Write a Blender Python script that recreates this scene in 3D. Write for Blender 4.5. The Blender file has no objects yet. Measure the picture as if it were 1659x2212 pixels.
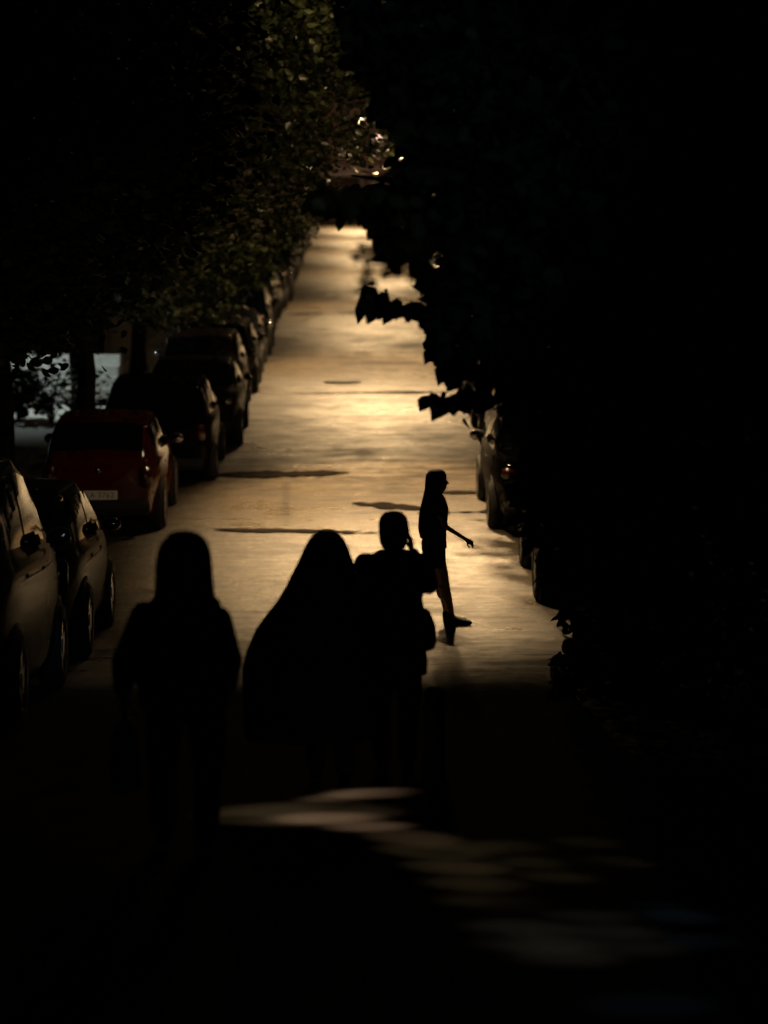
import bpy, bmesh, math, random
import numpy as np
from mathutils import Vector, Matrix, noise

random.seed(7); rng = np.random.default_rng(7)
scene = bpy.context.scene
COL = scene.collection
R = math.radians

# ------------------------------------------------------------------ terrain
def hp(Y):
    return 0.0 if Y >= 26 else 0.0334 * (26 - Y) ** 1.4
def gz(Y):
    return hp(Y) + 0.05 * Y
FPX, WPX, HPX = 5222.0, 1659.0, 2212.0
EYE = 4.8
def at(px, py, Y):
    """world point seen at picture position px,py at distance Y down the street"""
    pitch, yaw = R(-5.32), 0.0162
    x, z = (px - WPX / 2) / FPX, -(py - HPX / 2) / FPX
    f = Vector((math.sin(yaw) * math.cos(pitch), math.cos(yaw) * math.cos(pitch), math.sin(pitch)))
    r = Vector((math.cos(yaw), -math.sin(yaw), 0)); u = r.cross(f)
    d = f + r * x + u * z
    return d * (Y / d.y) + Vector((0, 0, EYE))

# ------------------------------------------------------------------ materials
def nodes_mat(name):
    m = bpy.data.materials.new(name); m.use_nodes = True
    nt = m.node_tree; return m, nt, nt.nodes['Principled BSDF']
def noise_node(nt, scale, detail=4, vec=None, rough=.55):
    n = nt.nodes.new('ShaderNodeTexNoise'); n.inputs['Scale'].default_value = scale
    n.inputs['Detail'].default_value = detail; n.inputs['Roughness'].default_value = rough
    if vec is not None: nt.links.new(vec, n.inputs['Vector'])
    return n
def ramp(nt, fac, a, b, ca, cb):
    r = nt.nodes.new('ShaderNodeValToRGB'); e = r.color_ramp.elements
    e[0].position = a; e[1].position = b
    e[0].color = (*ca, 1) if len(ca) == 3 else ca; e[1].color = (*cb, 1) if len(cb) == 3 else cb
    nt.links.new(fac, r.inputs[0]); return r
def objcoord(nt, scale=(1, 1, 1)):
    tc = nt.nodes.new('ShaderNodeTexCoord'); mp = nt.nodes.new('ShaderNodeMapping')
    mp.inputs['Scale'].default_value = scale
    nt.links.new(tc.outputs['Object'], mp.inputs[0]); return mp.outputs[0]
def simple(name, col, rough=.6, metal=0, var=.25, scale=8, bump=0, coat=0):
    m, nt, b = nodes_mat(name)
    n = noise_node(nt, scale, 5, objcoord(nt))
    c0 = tuple(c * (1 - var) for c in col); c1 = tuple(min(1, c * (1 + var)) for c in col)
    r = ramp(nt, n.outputs[0], .3, .7, c0, c1)
    nt.links.new(r.outputs[0], b.inputs['Base Color'])
    b.inputs['Roughness'].default_value = rough; b.inputs['Metallic'].default_value = metal
    b.inputs['Coat Weight'].default_value = coat; b.inputs['Coat Roughness'].default_value = .06
    if bump:
        bp = nt.nodes.new('ShaderNodeBump'); bp.inputs['Strength'].default_value = bump
        bp.inputs['Distance'].default_value = .01
        nt.links.new(n.outputs[0], bp.inputs['Height']); nt.links.new(bp.outputs[0], b.inputs['Normal'])
    return m
def emit(name, col, s):
    m, nt, b = nodes_mat(name)
    n = noise_node(nt, 3, 2, objcoord(nt)); r = ramp(nt, n.outputs[0], 0, 1, tuple(c*.8 for c in col), col)
    nt.links.new(r.outputs[0], b.inputs['Emission Color']); b.inputs['Base Color'].default_value = (.02, .02, .02, 1)
    b.inputs['Emission Strength'].default_value = s
    return m
def asphalt():
    m, nt, b = nodes_mat('worn_asphalt')
    L = nt.links.new
    def math_(op, a, b_, c=None):
        n = nt.nodes.new('ShaderNodeMath'); n.operation = op
        for i, v in enumerate((a, b_, c)):
            if v is None: continue
            if isinstance(v, (int, float)): n.inputs[i].default_value = v
            else: L(v, n.inputs[i])
        return n.outputs[0]
    big = noise_node(nt, 1, 4, objcoord(nt, (.45, .30, .5)), .55).outputs[0]      # metre-wide blotches
    bands = noise_node(nt, 1, 6, objcoord(nt, (.30, 1.9, 1)), .68).outputs[0]     # cross-street repairs and ripples
    mott = noise_node(nt, 1, 7, objcoord(nt, (2.2, 2.6, 1)), .72).outputs[0]      # mottling
    grit = noise_node(nt, 1, 3, objcoord(nt, (60, 60, 60)), .7).outputs[0]
    mx = math_('MULTIPLY_ADD', bands, .30, math_('MULTIPLY_ADD', big, .32, math_('MULTIPLY', mott, .38)))
    c = ramp(nt, mx, .44, .565, (.018, .012, .008), (.105, .083, .056))
    gr = ramp(nt, grit, .3, .7, (.45, .45, .45), (1.4, 1.4, 1.4))
    mixf = nt.nodes.new('ShaderNodeMixRGB'); mixf.blend_type = 'MULTIPLY'; mixf.inputs[0].default_value = .8
    L(c.outputs[0], mixf.inputs[1]); L(gr.outputs[0], mixf.inputs[2])
    wv = nt.nodes.new('ShaderNodeTexVoronoi'); wv.feature = 'DISTANCE_TO_EDGE'
    L(objcoord(nt, (.2, .24, 1)), wv.inputs['Vector']); wv.inputs['Scale'].default_value = 1
    wr = ramp(nt, wv.outputs['Distance'], .003, .014, (.35, .35, .35), (1, 1, 1))
    m2 = nt.nodes.new('ShaderNodeMixRGB'); m2.blend_type = 'MULTIPLY'; m2.inputs[0].default_value = .7
    L(mixf.outputs[0], m2.inputs[1]); L(wr.outputs[0], m2.inputs[2])
    # near stretch painted darker and duller to stand for its shade
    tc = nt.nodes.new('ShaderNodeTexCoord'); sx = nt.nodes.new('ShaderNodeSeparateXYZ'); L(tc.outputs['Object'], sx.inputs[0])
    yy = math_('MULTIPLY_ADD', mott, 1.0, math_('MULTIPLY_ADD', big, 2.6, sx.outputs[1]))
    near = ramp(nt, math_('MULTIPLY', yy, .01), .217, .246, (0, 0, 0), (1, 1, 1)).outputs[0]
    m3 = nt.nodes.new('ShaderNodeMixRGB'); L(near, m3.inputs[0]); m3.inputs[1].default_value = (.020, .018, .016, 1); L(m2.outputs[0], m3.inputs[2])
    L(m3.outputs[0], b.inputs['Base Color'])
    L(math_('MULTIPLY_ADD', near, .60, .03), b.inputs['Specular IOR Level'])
    rr = ramp(nt, mx, .42, .58, (.64,)*3, (.26,)*3).outputs[0]
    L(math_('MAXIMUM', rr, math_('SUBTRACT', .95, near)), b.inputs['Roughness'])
    hgt = math_('MULTIPLY_ADD', bands, 2.0, math_('MULTIPLY_ADD', mott, 1.9, math_('MULTIPLY', grit, .3)))
    bp = nt.nodes.new('ShaderNodeBump'); bp.inputs['Strength'].default_value = .9; bp.inputs['Distance'].default_value = .016
    L(hgt, bp.inputs['Height']); L(bp.outputs[0], b.inputs['Normal'])
    return m
def leafmat(name, dark, light, trans=.35):
    m, nt, b = nodes_mat(name)
    n = noise_node(nt, 2.3, 3, objcoord(nt)); r = ramp(nt, n.outputs[0], .3, .7, dark, light)
    nt.links.new(r.outputs[0], b.inputs['Base Color']); b.inputs['Roughness'].default_value = .38 if trans > .2 else .7
    b.inputs['Specular IOR Level'].default_value = .5 if trans > .2 else .15
    tr = nt.nodes.new('ShaderNodeBsdfTranslucent'); nt.links.new(r.outputs[0], tr.inputs[0])
    ms = nt.nodes.new('ShaderNodeMixShader'); ms.inputs[0].default_value = trans
    nt.links.new(b.outputs[0], ms.inputs[1]); nt.links.new(tr.outputs[0], ms.inputs[2])
    nt.links.new(ms.outputs[0], nt.nodes['Material Output'].inputs[0])
    return m
def paint(name, col, rough=.32):
    m = simple(name, col, .5, .1, .15, 3, 0, .2); b = m.node_tree.nodes['Principled BSDF']
    b.inputs['Specular IOR Level'].default_value = 0; b.inputs['Coat Roughness'].default_value = .03; return m

M = dict(
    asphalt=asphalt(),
    patch=simple('painted_streak_dark', (.010, .008, .007), .9, 0, .4, 6, .5),  # flat dark colour for the shadow streaks painted on the road
    darkpave=simple('rough_dark_setts', (.030, .028, .026), .95, 0, .5, 5, .6),
    iron=simple('cast_iron', (.03, .03, .03), .5, .6, .3, 30, .4),
    ground=simple('dark_soil', (.03, .03, .022), .95, 0, .5, 4, .5),
    paving=simple('worn_paving', (.05, .05, .047), .8, 0, .35, 6, .4),
    kerb=simple('kerb_stone', (.07, .067, .06), .75, 0, .3, 9, .3),
    bark=simple('rough_bark', (.02, .016, .012), .95, 0, .5, 14, .9),
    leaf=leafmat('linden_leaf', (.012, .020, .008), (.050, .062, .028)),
    leafdark=leafmat('shaded_leaf', (.004, .008, .003), (.011, .018, .006), .06),  # leaf copy with the shade darkened into its colour
    glass=simple('dark_car_glass', (.004, .005, .006), .03, 0, .1, 2),
    rubber=simple('tyre_rubber', (.012, .012, .012), .85, 0, .3, 30, .3),
    rim=simple('alloy_rim', (.30, .30, .31), .3, .9, .1, 10),
    chrome=simple('polished_metal', (.35, .35, .36), .06, 1, .05, 10),
    black=simple('black_plastic', (.008, .008, .008), .8, 0, .2, 20),
    tail=simple('red_lens', (.04, .003, .003), .3, 0, .1, 10, 0, 1),
    head=simple('clear_lens', (.35, .35, .36), .08, .3, .1, 10, 0, 1),
    plate=simple('plate_white', (.75, .74, .68), .45, 0, .05, 10),
    plink=simple('plate_ink', (.012, .012, .014), .5, 0, .1, 10),
    steel=simple('lamp_steel', (.06, .06, .06), .45, .7, .2, 10),
    bulb=emit('lit_lamp', (1.0, .72, .40), 14),
    stone=simple('pale_stone', (.42, .42, .40), .8, 0, .2, 5, .3),
    plaster=simple('street_plaster', (.04, .035, .03), .9, 0, .3, 3, .3),
    pink=simple('pink_plaster', (.13, .085, .06), .85, 0, .25, 3, .3),
    trim=simple('stone_trim', (.34, .31, .26), .8, 0, .2, 6, .2),
    wood=simple('dark_door_wood', (.05, .03, .02), .6, 0, .3, 10),
    wglass=simple('window_glass', (.012, .014, .016), .1, 0, .1, 3),
    skin=simple('skin', (.32, .19, .13), .55, 0, .08, 12),
    hairdk=simple('dark_hair', (.010, .007, .005), .6, 0, .3, 60, .5),
    hairbr=simple('brown_hair', (.016, .010, .006), .6, 0, .3, 60, .5),
    coat=simple('black_coat', (.010, .010, .011), .95, 0, .3, 40, .4),
    cape=simple('dark_wool', (.012, .010, .010), .98, 0, .3, 50, .5),
    jeans=simple('dark_denim', (.012, .018, .022), .95, 0, .3, 60, .4),
    teal=simple('teal_trousers', (.010, .07, .06), .9, 0, .2, 30, .4),
    tealbag=simple('teal_cloth', (.03, .10, .085), .9, 0, .2, 30, .4),
    shoe=simple('shoe_leather', (.012, .011, .010), .6, 0, .2, 20, .2),
    screen=emit('phone_screen', (1.0, .86, .6), .55),
)
PAINTS = dict(
    red=paint('red_paint', (.065, .009, .004)), black=paint('black_paint', (.003, .003, .0035)),
    grey=paint('grey_paint', (.012, .012, .013)), silver=paint('silver_paint', (.05, .05, .05)),
    blue=paint('navy_paint', (.004, .006, .012)), white=paint('white_paint', (.22, .21, .19)),
    brown=paint('brown_paint', (.014, .007, .005)), green=paint('green_paint', (.004, .008, .006)))

M['darkpave'].node_tree.nodes['Principled BSDF'].inputs['Specular IOR Level'].default_value = .05
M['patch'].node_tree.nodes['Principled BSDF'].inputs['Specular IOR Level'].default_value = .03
# ------------------------------------------------------------------ object helpers
def tag(o, label=None, cat=None, group=None, kind=None):
    if label: o['label'] = label
    if cat: o['category'] = cat
    if group: o['group'] = group
    if kind: o['kind'] = kind
    return o
def thing(name, loc, label, cat, group=None, rz=0):
    o = bpy.data.objects.new(name, None); COL.objects.link(o); o.empty_display_size = .2
    o.location = loc; o.rotation_euler = (0, 0, rz); return tag(o, label, cat, group)
def link(name, me, mat, parent=None, smooth=True):
    o = bpy.data.objects.new(name, me); COL.objects.link(o)
    if mat: me.materials.append(mat)
    if parent: o.parent = parent
    if smooth and len(me.polygons): me.polygons.foreach_set('use_smooth', [True] * len(me.polygons))
    return o
def bmobj(name, bm, mat, parent=None, smooth=True):
    bmesh.ops.recalc_face_normals(bm, faces=bm.faces)
    me = bpy.data.meshes.new(name); bm.to_mesh(me); bm.free()
    return link(name, me, mat, parent, smooth)
def box(bm, x0, x1, y0, y1, z0, z1, bev=0):
    g = bmesh.ops.create_cube(bm, size=1)
    bmesh.ops.scale(bm, vec=(x1-x0, y1-y0, z1-z0), verts=g['verts'])
    bmesh.ops.translate(bm, vec=((x0+x1)/2, (y0+y1)/2, (z0+z1)/2), verts=g['verts'])
    if bev:
        ed = {e for v in g['verts'] for e in v.link_edges}
        bmesh.ops.bevel(bm, geom=list(ed), offset=bev, segments=2, affect='EDGES')
def rings(bm, rs, cap=True):
    vs = [[bm.verts.new(p) for p in r] for r in rs]
    n = len(rs[0])
    for a, b in zip(vs, vs[1:]):
        for i in range(n):
            bm.faces.new((a[i], a[(i+1) % n], b[(i+1) % n], b[i]))
    if cap:
        bm.faces.new(vs[0]); bm.faces.new(vs[-1])
def tube(bm, pts, rad, n=10, wob=0):
    pts = [Vector(p) for p in pts]; rs = []
    for i, p in enumerate(pts):
        t = (pts[min(i+1, len(pts)-1)] - pts[max(i-1, 0)]).normalized()
        a = t.orthogonal().normalized() if i == 0 else (pa - t * pa.dot(t)).normalized()
        pa = a; b = t.cross(a); r = rad[i] if isinstance(rad, (list, tuple)) else rad
        rs.append([p + (a * math.cos(q) + b * math.sin(q)) * r * (1 + wob * noise.noise(Vector((q, i * .9, r * 9))))
                   for q in [2 * math.pi * k / n for k in range(n)]])
    rings(bm, rs)
def loft(bm, secs, n=24, groove=0, gfreq=17):
    """secs: (cx,cy,z,rx,ry)"""
    rs = []
    for (cx, cy, z, rx, ry) in secs:
        rs.append([Vector((cx + rx * math.cos(a) * (1 + groove * math.sin(gfreq * a + z * 3)), cy + ry * math.sin(a) * (1 + groove * math.sin(gfreq * a + z * 3)), z))
                   for a in [2 * math.pi * k / n for k in range(n)]])
    rings(bm, rs)
def capsule(bm, p0, p1, r0, r1):
    p0, p1 = Vector(p0), Vector(p1); d = (p1 - p0).normalized()
    P, Rr = [], []
    for k in (-.98, -.8, -.45): P.append(p0 + d * r0 * k); Rr.append(r0 * math.sqrt(1 - k * k))
    for k in (0, .5, 1): P.append(p0.lerp(p1, k)); Rr.append(r0 + (r1 - r0) * k)
    for k in (.45, .8, .98): P.append(p1 + d * r1 * k); Rr.append(r1 * math.sqrt(1 - k * k))
    tube(bm, P, Rr, 12)
def remeshed(name, bm, mat, parent, vox=.01, smooth=4):
    bmesh.ops.recalc_face_normals(bm, faces=bm.faces)
    me = bpy.data.meshes.new(name); bm.to_mesh(me); bm.free()
    t = bpy.data.objects.new('tmp', me); COL.objects.link(t)
    md = t.modifiers.new('r', 'REMESH'); md.mode = 'VOXEL'; md.voxel_size = vox
    sm = t.modifiers.new('s', 'SMOOTH'); sm.iterations = smooth; sm.factor = .5
    dg = bpy.context.evaluated_depsgraph_get(); dg.update()
    me2 = bpy.data.meshes.new_from_object(t.evaluated_get(dg))
    bpy.data.objects.remove(t); bpy.data.meshes.remove(me)
    me2.name = name; me2.materials.clear()
    return link(name, me2, mat, parent)
def copy_tree(o, parent=None):
    c = o.copy(); COL.objects.link(c)
    if parent: c.parent = parent
    for ch in list(o.children): copy_tree(ch, c)
    return c
def strip(name, x0, x1, y0, y1, dz, mat, thick=None, nx=2, step=1.0, kind='structure', wob=None):
    """a sheet that follows the slope of the street"""
    bm = bmesh.new(); rows = []
    ny = max(2, int((y1 - y0) / step))
    for j in range(ny + 1):
        y = y0 + (y1 - y0) * j / ny
        rows.append([bm.verts.new((x0 + (x1 - x0) * i / nx, y, gz(y) + dz + (wob(x0 + (x1-x0)*i/nx, y) if wob else 0))) for i in range(nx + 1)])
    for a, b in zip(rows, rows[1:]):
        for i in range(nx): bm.faces.new((a[i], a[i+1], b[i+1], b[i]))
    if thick:
        r = bmesh.ops.extrude_face_region(bm, geom=bm.faces[:])
        bmesh.ops.translate(bm, vec=(0, 0, -thick), verts=[v for v in r['geom'] if isinstance(v, bmesh.types.BMVert)])
    o = bmobj(name, bm, mat, None, False); o['kind'] = kind
    return o

# ------------------------------------------------------------------ setting
strip('ground', -90, 90, -15, 330, -.05, M['ground'], nx=4, step=1.5)
def roadwob(x, y): return .012 * noise.noise(Vector((x * .5, y * .35, 0)))
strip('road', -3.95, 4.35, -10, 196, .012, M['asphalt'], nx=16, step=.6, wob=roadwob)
for nm, x0, x1, y0, y1 in (('pavement_left', -7.5, -4.1, -10, 196), ('pavement_right', 4.5, 8, 21.05, 196), ('pavement_corner', 1.95, 8, 14.9, 21.0)):
    strip(nm, x0, x1, y0, y1, .13, M['paving'], thick=.2)
for nm, x0, x1, y0, y1 in (('kerb_left', -4.1, -3.95, -10, 196), ('kerb_right', 4.35, 4.5, 21.05, 196), ('kerb_corner', 1.8, 1.95, 14.9, 21.0)):
    strip(nm, x0, x1, y0, y1, .135, M['kerb'], thick=.22)
strip('path', -9.5, -4.12, 44.3, 47.4, .137, M['stone'])
strip('junction_road', -60, 60, 196.1, 212, .004, M['asphalt'], nx=4)

# dark strips painted in place of shadow streaks across the carriageway
def painted_streak(label, x0, x1, y0, y1, skew):
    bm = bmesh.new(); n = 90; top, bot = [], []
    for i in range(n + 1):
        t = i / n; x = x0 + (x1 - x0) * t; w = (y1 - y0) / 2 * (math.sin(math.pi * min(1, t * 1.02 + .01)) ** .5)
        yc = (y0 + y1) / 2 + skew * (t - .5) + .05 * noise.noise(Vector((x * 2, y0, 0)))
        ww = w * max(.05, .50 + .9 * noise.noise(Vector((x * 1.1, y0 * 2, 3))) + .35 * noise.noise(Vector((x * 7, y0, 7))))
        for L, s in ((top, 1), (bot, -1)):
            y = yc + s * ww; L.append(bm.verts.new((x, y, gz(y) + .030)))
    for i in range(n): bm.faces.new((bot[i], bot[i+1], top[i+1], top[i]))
    o = bmobj('painted_streak', bm, M['patch'], None, False)
    tag(o, label, 'road patch', 'dark streaks painted on the asphalt')
painted_streak('long thin painted shadow streak running out from under the black car', -2.2, .15, 37.0, 38.1, .3)
painted_streak('slanted painted shadow strip beside the walking woman', .10, 1.45, 33.4, 34.3, -.8)
painted_streak('long painted shadow streak across the road above the heads of the group', -1.75, .6, 31.3, 31.9, -.3)
painted_streak('wide painted shadow band beside the right-hand parked cars', 1.0, 2.6, 32.8, 33.9, .2)
painted_streak('narrow painted shadow tongue reaching the middle from the right kerb cars', 1.25, 2.6, 35.1, 35.7, .1)
painted_streak('faint dark line across the bright middle of the road', -1.3, 2.4, 50.8, 51.3, .3)
painted_streak('far thin dark line across the upper road', -1.9, 1.6, 78, 79.2, 1.5)
# manhole
mh = thing('manhole_cover', (-.05, 53.6, gz(53.6) + .03), 'round iron manhole cover in the bright asphalt', 'manhole cover')
bm = bmesh.new(); bmesh.ops.create_cone(bm, cap_ends=True, segments=40, radius1=.33, radius2=.33, depth=.02); bmobj('cover_plate', bm, M['iron'], mh, False)
bm = bmesh.new()
rings(bm, [[Vector((r * math.cos(a), r * math.sin(a), z)) for a in [2*math.pi*k/40 for k in range(40)]] for r, z in ((.34, -.01), (.34, .012), (.41, .012), (.41, -.01))], False)
bmobj('cover_ring', bm, M['iron'], mh, False)

# ------------------------------------------------------------------ cars
def interp(keys, t):
    if t <= keys[0][0]: return keys[0][1]
    for (a, va), (b, vb) in zip(keys, keys[1:]):
        if t <= b:
            u = (t - a) / (b - a); u = u * u * (3 - 2 * u) * .5 + u * .5
            return va + (vb - va) * u
    return keys[-1][1]
PROF = dict(
    hatch=dict(top=[(0, .70), (.015, .74), (.05, .84), (.115, .955), (.2, .99), (.45, 1.0), (.56, .965), (.74, .68), (.86, .63), (.97, .52), (1, .45)], belt=.64, gl=(.015, .115), ws=(.57, .735), sw=(.13, .64)),
    sedan=dict(top=[(0, .64), (.02, .70), (.13, .72), (.17, .735), (.31, .965), (.4, 1.0), (.53, 1.0), (.6, .95), (.75, .69), (.86, .65), (.97, .53), (1, .46)], belt=.66, gl=(.18, .31), ws=(.6, .745), sw=(.27, .66)),
    suv=dict(top=[(0, .62), (.012, .68), (.03, .80), (.075, .955), (.14, .985), (.45, 1.0), (.58, .97), (.72, .68), (.87, .63), (.97, .54), (1, .48)], belt=.62, gl=(.02, .075), ws=(.59, .715), sw=(.1, .64)))
def catmull(P, n):
    out = []
    for i in range(len(P) - 1):
        p0 = P[max(i-1, 0)]; p1 = P[i]; p2 = P[i+1]; p3 = P[min(i+2, len(P)-1)]
        for k in range(n):
            t = k / n
            out.append(tuple(.5 * (2*b + (c-a)*t + (2*a-5*b+4*c-d)*t*t + (3*b-a-3*c+d)*t**3) for a, b, c, d in zip(p0, p1, p2, p3)))
    out.append(P[-1]); return out
def car_section(kind, L, W, H, t, n=4):
    p = PROF[kind]; zt = interp(p['top'], t) * H; zb = min(p['belt'] * H, zt - .035)
    e = abs(t - .5) * 2; w = W / 2 * (1 - .05 * e * e - .12 * e ** 6) * (1 - .05 * (t > .5) * e ** 3)
    k = max(0, min(1, (zt - zb) / (H * .33)))
    rw = w * (.93 - .17 * k)
    z0 = .2 + .06 * e ** 8
    return catmull([(0, z0), (.5*w, z0), (.86*w, z0), (.945*w, z0+.05), (.975*w, z0+.2), (w, zb*.66), (.975*w, zb*.88), (.93*w, zb+.01),
                    (.93*w*.5+rw*.5+.01, zb*.5+zt*.5-.01*k), (rw, zt-.055*k-.012), (rw*.9, zt-.018*k), (rw*.6, zt), (0, zt+.012)], n)
def car_surface(kind, L, W, H, ts, idx, sides=(1, -1), off=0.0, mirror=True):
    """panel on the body: stations ts, section sample range idx"""
    bm = bmesh.new(); rows = []
    def P(t):
        s = car_section(kind, L, W, H, t); return s
    for t in ts:
        s = P(t); a, b = idx
        m = len(s) - 1
        pts = []
        rng_ = [a + (b - a) * k / 12 for k in range(13)]
        for f in rng_:
            i = min(int(f), m - 1); u = f - i
            x = s[i][0] * (1-u) + s[i+1][0] * u; z = s[i][1] * (1-u) + s[i+1][1] * u
            pts.append((x, t * L, z))
        if mirror: pts = pts + [(-x, y, z) for x, y, z in reversed(pts[:-1])]
        else: pts = [(sides[0] * x, y, z) for x, y, z in pts]
        rows.append([bm.verts.new(q) for q in pts])
    for a, b in zip(rows, rows[1:]):
        for i in range(len(a) - 1): bm.faces.new((a[i], a[i+1], b[i+1], b[i]))
    bm.normal_update()
    c = Vector((0, L / 2, .6))
    for v in bm.verts:
        nrm = v.normal
        if nrm.dot(v.co - c) < 0: nrm = -nrm
        v.co += nrm * off
    return bm
def wheel(parent, x, y, r, side):
    w = thing('wheel', (x, y, r), None, None); w.parent = parent
    bm = bmesh.new(); prof = [(.62*r, .095), (.93*r, .1), (r, .075), (r, -.075), (.93*r, -.1), (.62*r, -.095)]
    rings(bm, [[Vector((h, q * math.cos(a), q * math.sin(a))) for a in [2*math.pi*k/28 for k in range(28)]] for q, h in prof + [prof[0]]], False)
    tyre = bmobj('tyre', bm, M['rubber'], w)
    bm = bmesh.new(); h = .07 * side
    for k in range(6):
        a = k * math.pi / 3
        bmesh.ops.create_cube(bm, size=1, matrix=Matrix.Rotation(a, 4, 'X') @ Matrix.Translation((h, 0, r*.34)) @ Matrix.Diagonal((.03, .07, r*.56, 1)))
    rings(bm, [[Vector((hh, q * math.cos(a), q * math.sin(a))) for a in [2*math.pi*k/28 for k in range(28)]] for q, hh in ((.63*r, .09*side), (.56*r, .08*side), (.58*r, .0), (.05, -.0))], False)
    bmesh.ops.create_cube(bm, size=1, matrix=Matrix.Translation((h, 0, 0)) @ Matrix.Diagonal((.05, .1, .1, 1)))
    bmobj('rim', bm, M['rim'], w, False)
def make_car(name, kind, L, W, H, label):
    root = thing(name, (0, 0, 0), label, 'car', 'cars parked along both kerbs')
    p = PROF[kind]
    # body shell
    bm = bmesh.new(); rs = []
    ts = [0] + [.004, .012, .025] + [i / 40 for i in range(2, 39)] + [.975, .99, 1]
    def full(t, sc=1, dy=0):
        s = car_section(kind, L, W, H, t); zc = .5
        f = [(x * sc, t * L + dy, zc + (z - zc) * sc) for x, z in s]
        return [Vector(q) for q in f] + [Vector((-x, y, z)) for x, y, z in reversed(f[1:-1])]
    R_ = [full(0, .9, -.055), full(0, .955, -.045), full(0, .985, -.02)] + [full(t) for t in ts] + [full(1, .97, .03), full(1, .88, .06)]
    rings(bm, R_)
    body = bmobj('body', bm, None, root); body.data.materials.append(PAINTS['grey'])
    # glass panels (children)
    S = lambda a, b, n=10: [a + (b - a) * k / n for k in range(n + 1)]
    g = p['gl']; bmobj('rear_window', car_surface(kind, L, W, H, S(g[0], g[1]), (38.6, 48), off=.006), M['glass'], root)
    g = p['ws']; bmobj('windscreen', car_surface(kind, L, W, H, S(*g), (38.6, 48), off=.006), M['glass'], root)
    a, b = p['sw']; mid = a + (b - a) * .52
    for sd in (1, -1):
        for u, v in ((a, mid - .012), (mid + .012, b)):
            bmobj('side_window', car_surface(kind, L, W, H, S(u, v), (28.8, 34.9), (sd,), .006, False), M['glass'], root)
        for u in (mid - .05, mid + .17):
            bm = bmesh.new(); xx = car_section(kind, L, W, H, u)[24][0]
            box(bm, sd*(xx-.01) - .018, sd*(xx-.01) + .018, u*L - .08, u*L + .08, p['belt']*H*.86, p['belt']*H*.86 + .03, .006)
            bmobj('door_handle', bm, M['black'], root)
        # mirror
        bm = bmesh.new(); xm = sd * W / 2 * 1.06; box(bm, xm - .1, xm + .1, b*L - .04, b*L + .07, p['belt']*H - .01, p['belt']*H + .13, .03)
        bmobj('mirror', bm, M['black'], root)
        # tail light + headlight
        zt = p['belt'] * H
        hh = .3 if kind != 'sedan' else .17
        bm = bmesh.new(); x0 = sd * W / 2 * .66; x1 = sd * W / 2 * .865
        box(bm, min(x0, x1), max(x0, x1), -.075, .07, zt - hh - .02, zt - .05, .02); bmobj('tail_light', bm, M['tail'], root)
        bm = bmesh.new(); x0 = sd * W / 2 * .45; x1 = sd * W / 2 * .76
        box(bm, min(x0, x1), max(x0, x1), L - .06, L + .075, H*.36, H*.36 + .13, .025); bmobj('headlight', bm, M['head'], root)
    bm = bmesh.new(); box(bm, -W*.415, W*.415, -.10, .04, .26, .47, .035); bmobj('rear_bumper', bm, M['black'], root)
    bm = bmesh.new(); box(bm, -W*.38, W*.38, L - .02, L + .10, .24, .42, .035); bmobj('front_bumper', bm, M['black'], root)
    def bead(nm, x, y, z, rx, ry, rz):  # polished beads added to every car to catch lamp glints
        bm = bmesh.new(); bmesh.ops.create_uvsphere(bm, u_segments=20, v_segments=12, radius=1, matrix=Matrix.Translation((x, y, z)) @ Matrix.Diagonal((rx, ry, rz, 1))); bmobj(nm, bm, M['chrome'], root)
    tr = {'hatch': .13, 'sedan': .37, 'suv': .10}[kind]; rt = interp(p['top'], tr) * H; rw = car_section(kind, L, W, H, tr)[36][0]
    bead('rear_glint_bead', 0, -.05 if kind != 'sedan' else -.06, p['belt']*H - .10, .05, .03, .05)
    bead('roof_glint_bead', W*.22, tr*L, rt + .015, .05, .09, .035)
    for sd in (1, -1): bead('rail_glint_bead', sd*(rw - .02), tr*L + .05, rt - .045, .035, .10, .03)
    for sd in (1, -1): bead('mirror_glint_bead', sd*W/2*1.08, b*L - .045, p['belt']*H + .07, .09, .04, .06)
    pl = thing('licence_plate', (0, -.115, .53), None, None); pl.parent = root
    bm = bmesh.new(); box(bm, -.26, .26, -.006, .03, -.057, .057, .004); bmobj('plate_panel', bm, M['plate'], pl, False)
    for k, s in enumerate((1, -1)):
        for y in (L * .185, L * .82):
            bm = bmesh.new(); ww = car_section(kind, L, W, H, y / L)[20][0]
            rings(bm, [[Vector((s * (ww + h), y + r * math.cos(a), .31 + r * math.sin(a))) for a in [2*math.pi*q/24 for q in range(24)]] for r, h in ((.385, -.1), (.385, .004), (.35, .006), (.02, .006))])
            bmobj('wheel_arch', bm, M['black'], root)
            wheel(root, s * (ww - .055), y, .315, s)
    return root
def set_paint(car, col):
    for ch in car.children:
        if ch.name.split('.')[0] == 'body':
            ch.material_slots[0].link = 'OBJECT'; ch.material_slots[0].material = PAINTS[col]
DIM = dict(hatch=(3.62, 1.62, 1.47), sedan=(4.35, 1.72, 1.42), suv=(4.25, 1.80, 1.78))
for k in ('grey', 'green', 'black'): PAINTS[k].node_tree.nodes['Principled BSDF'].inputs['Coat Weight'].default_value = .11
PAINTS['red'].node_tree.nodes['Principled BSDF'].inputs['Coat Weight'].default_value = .5
proto = {}
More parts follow.
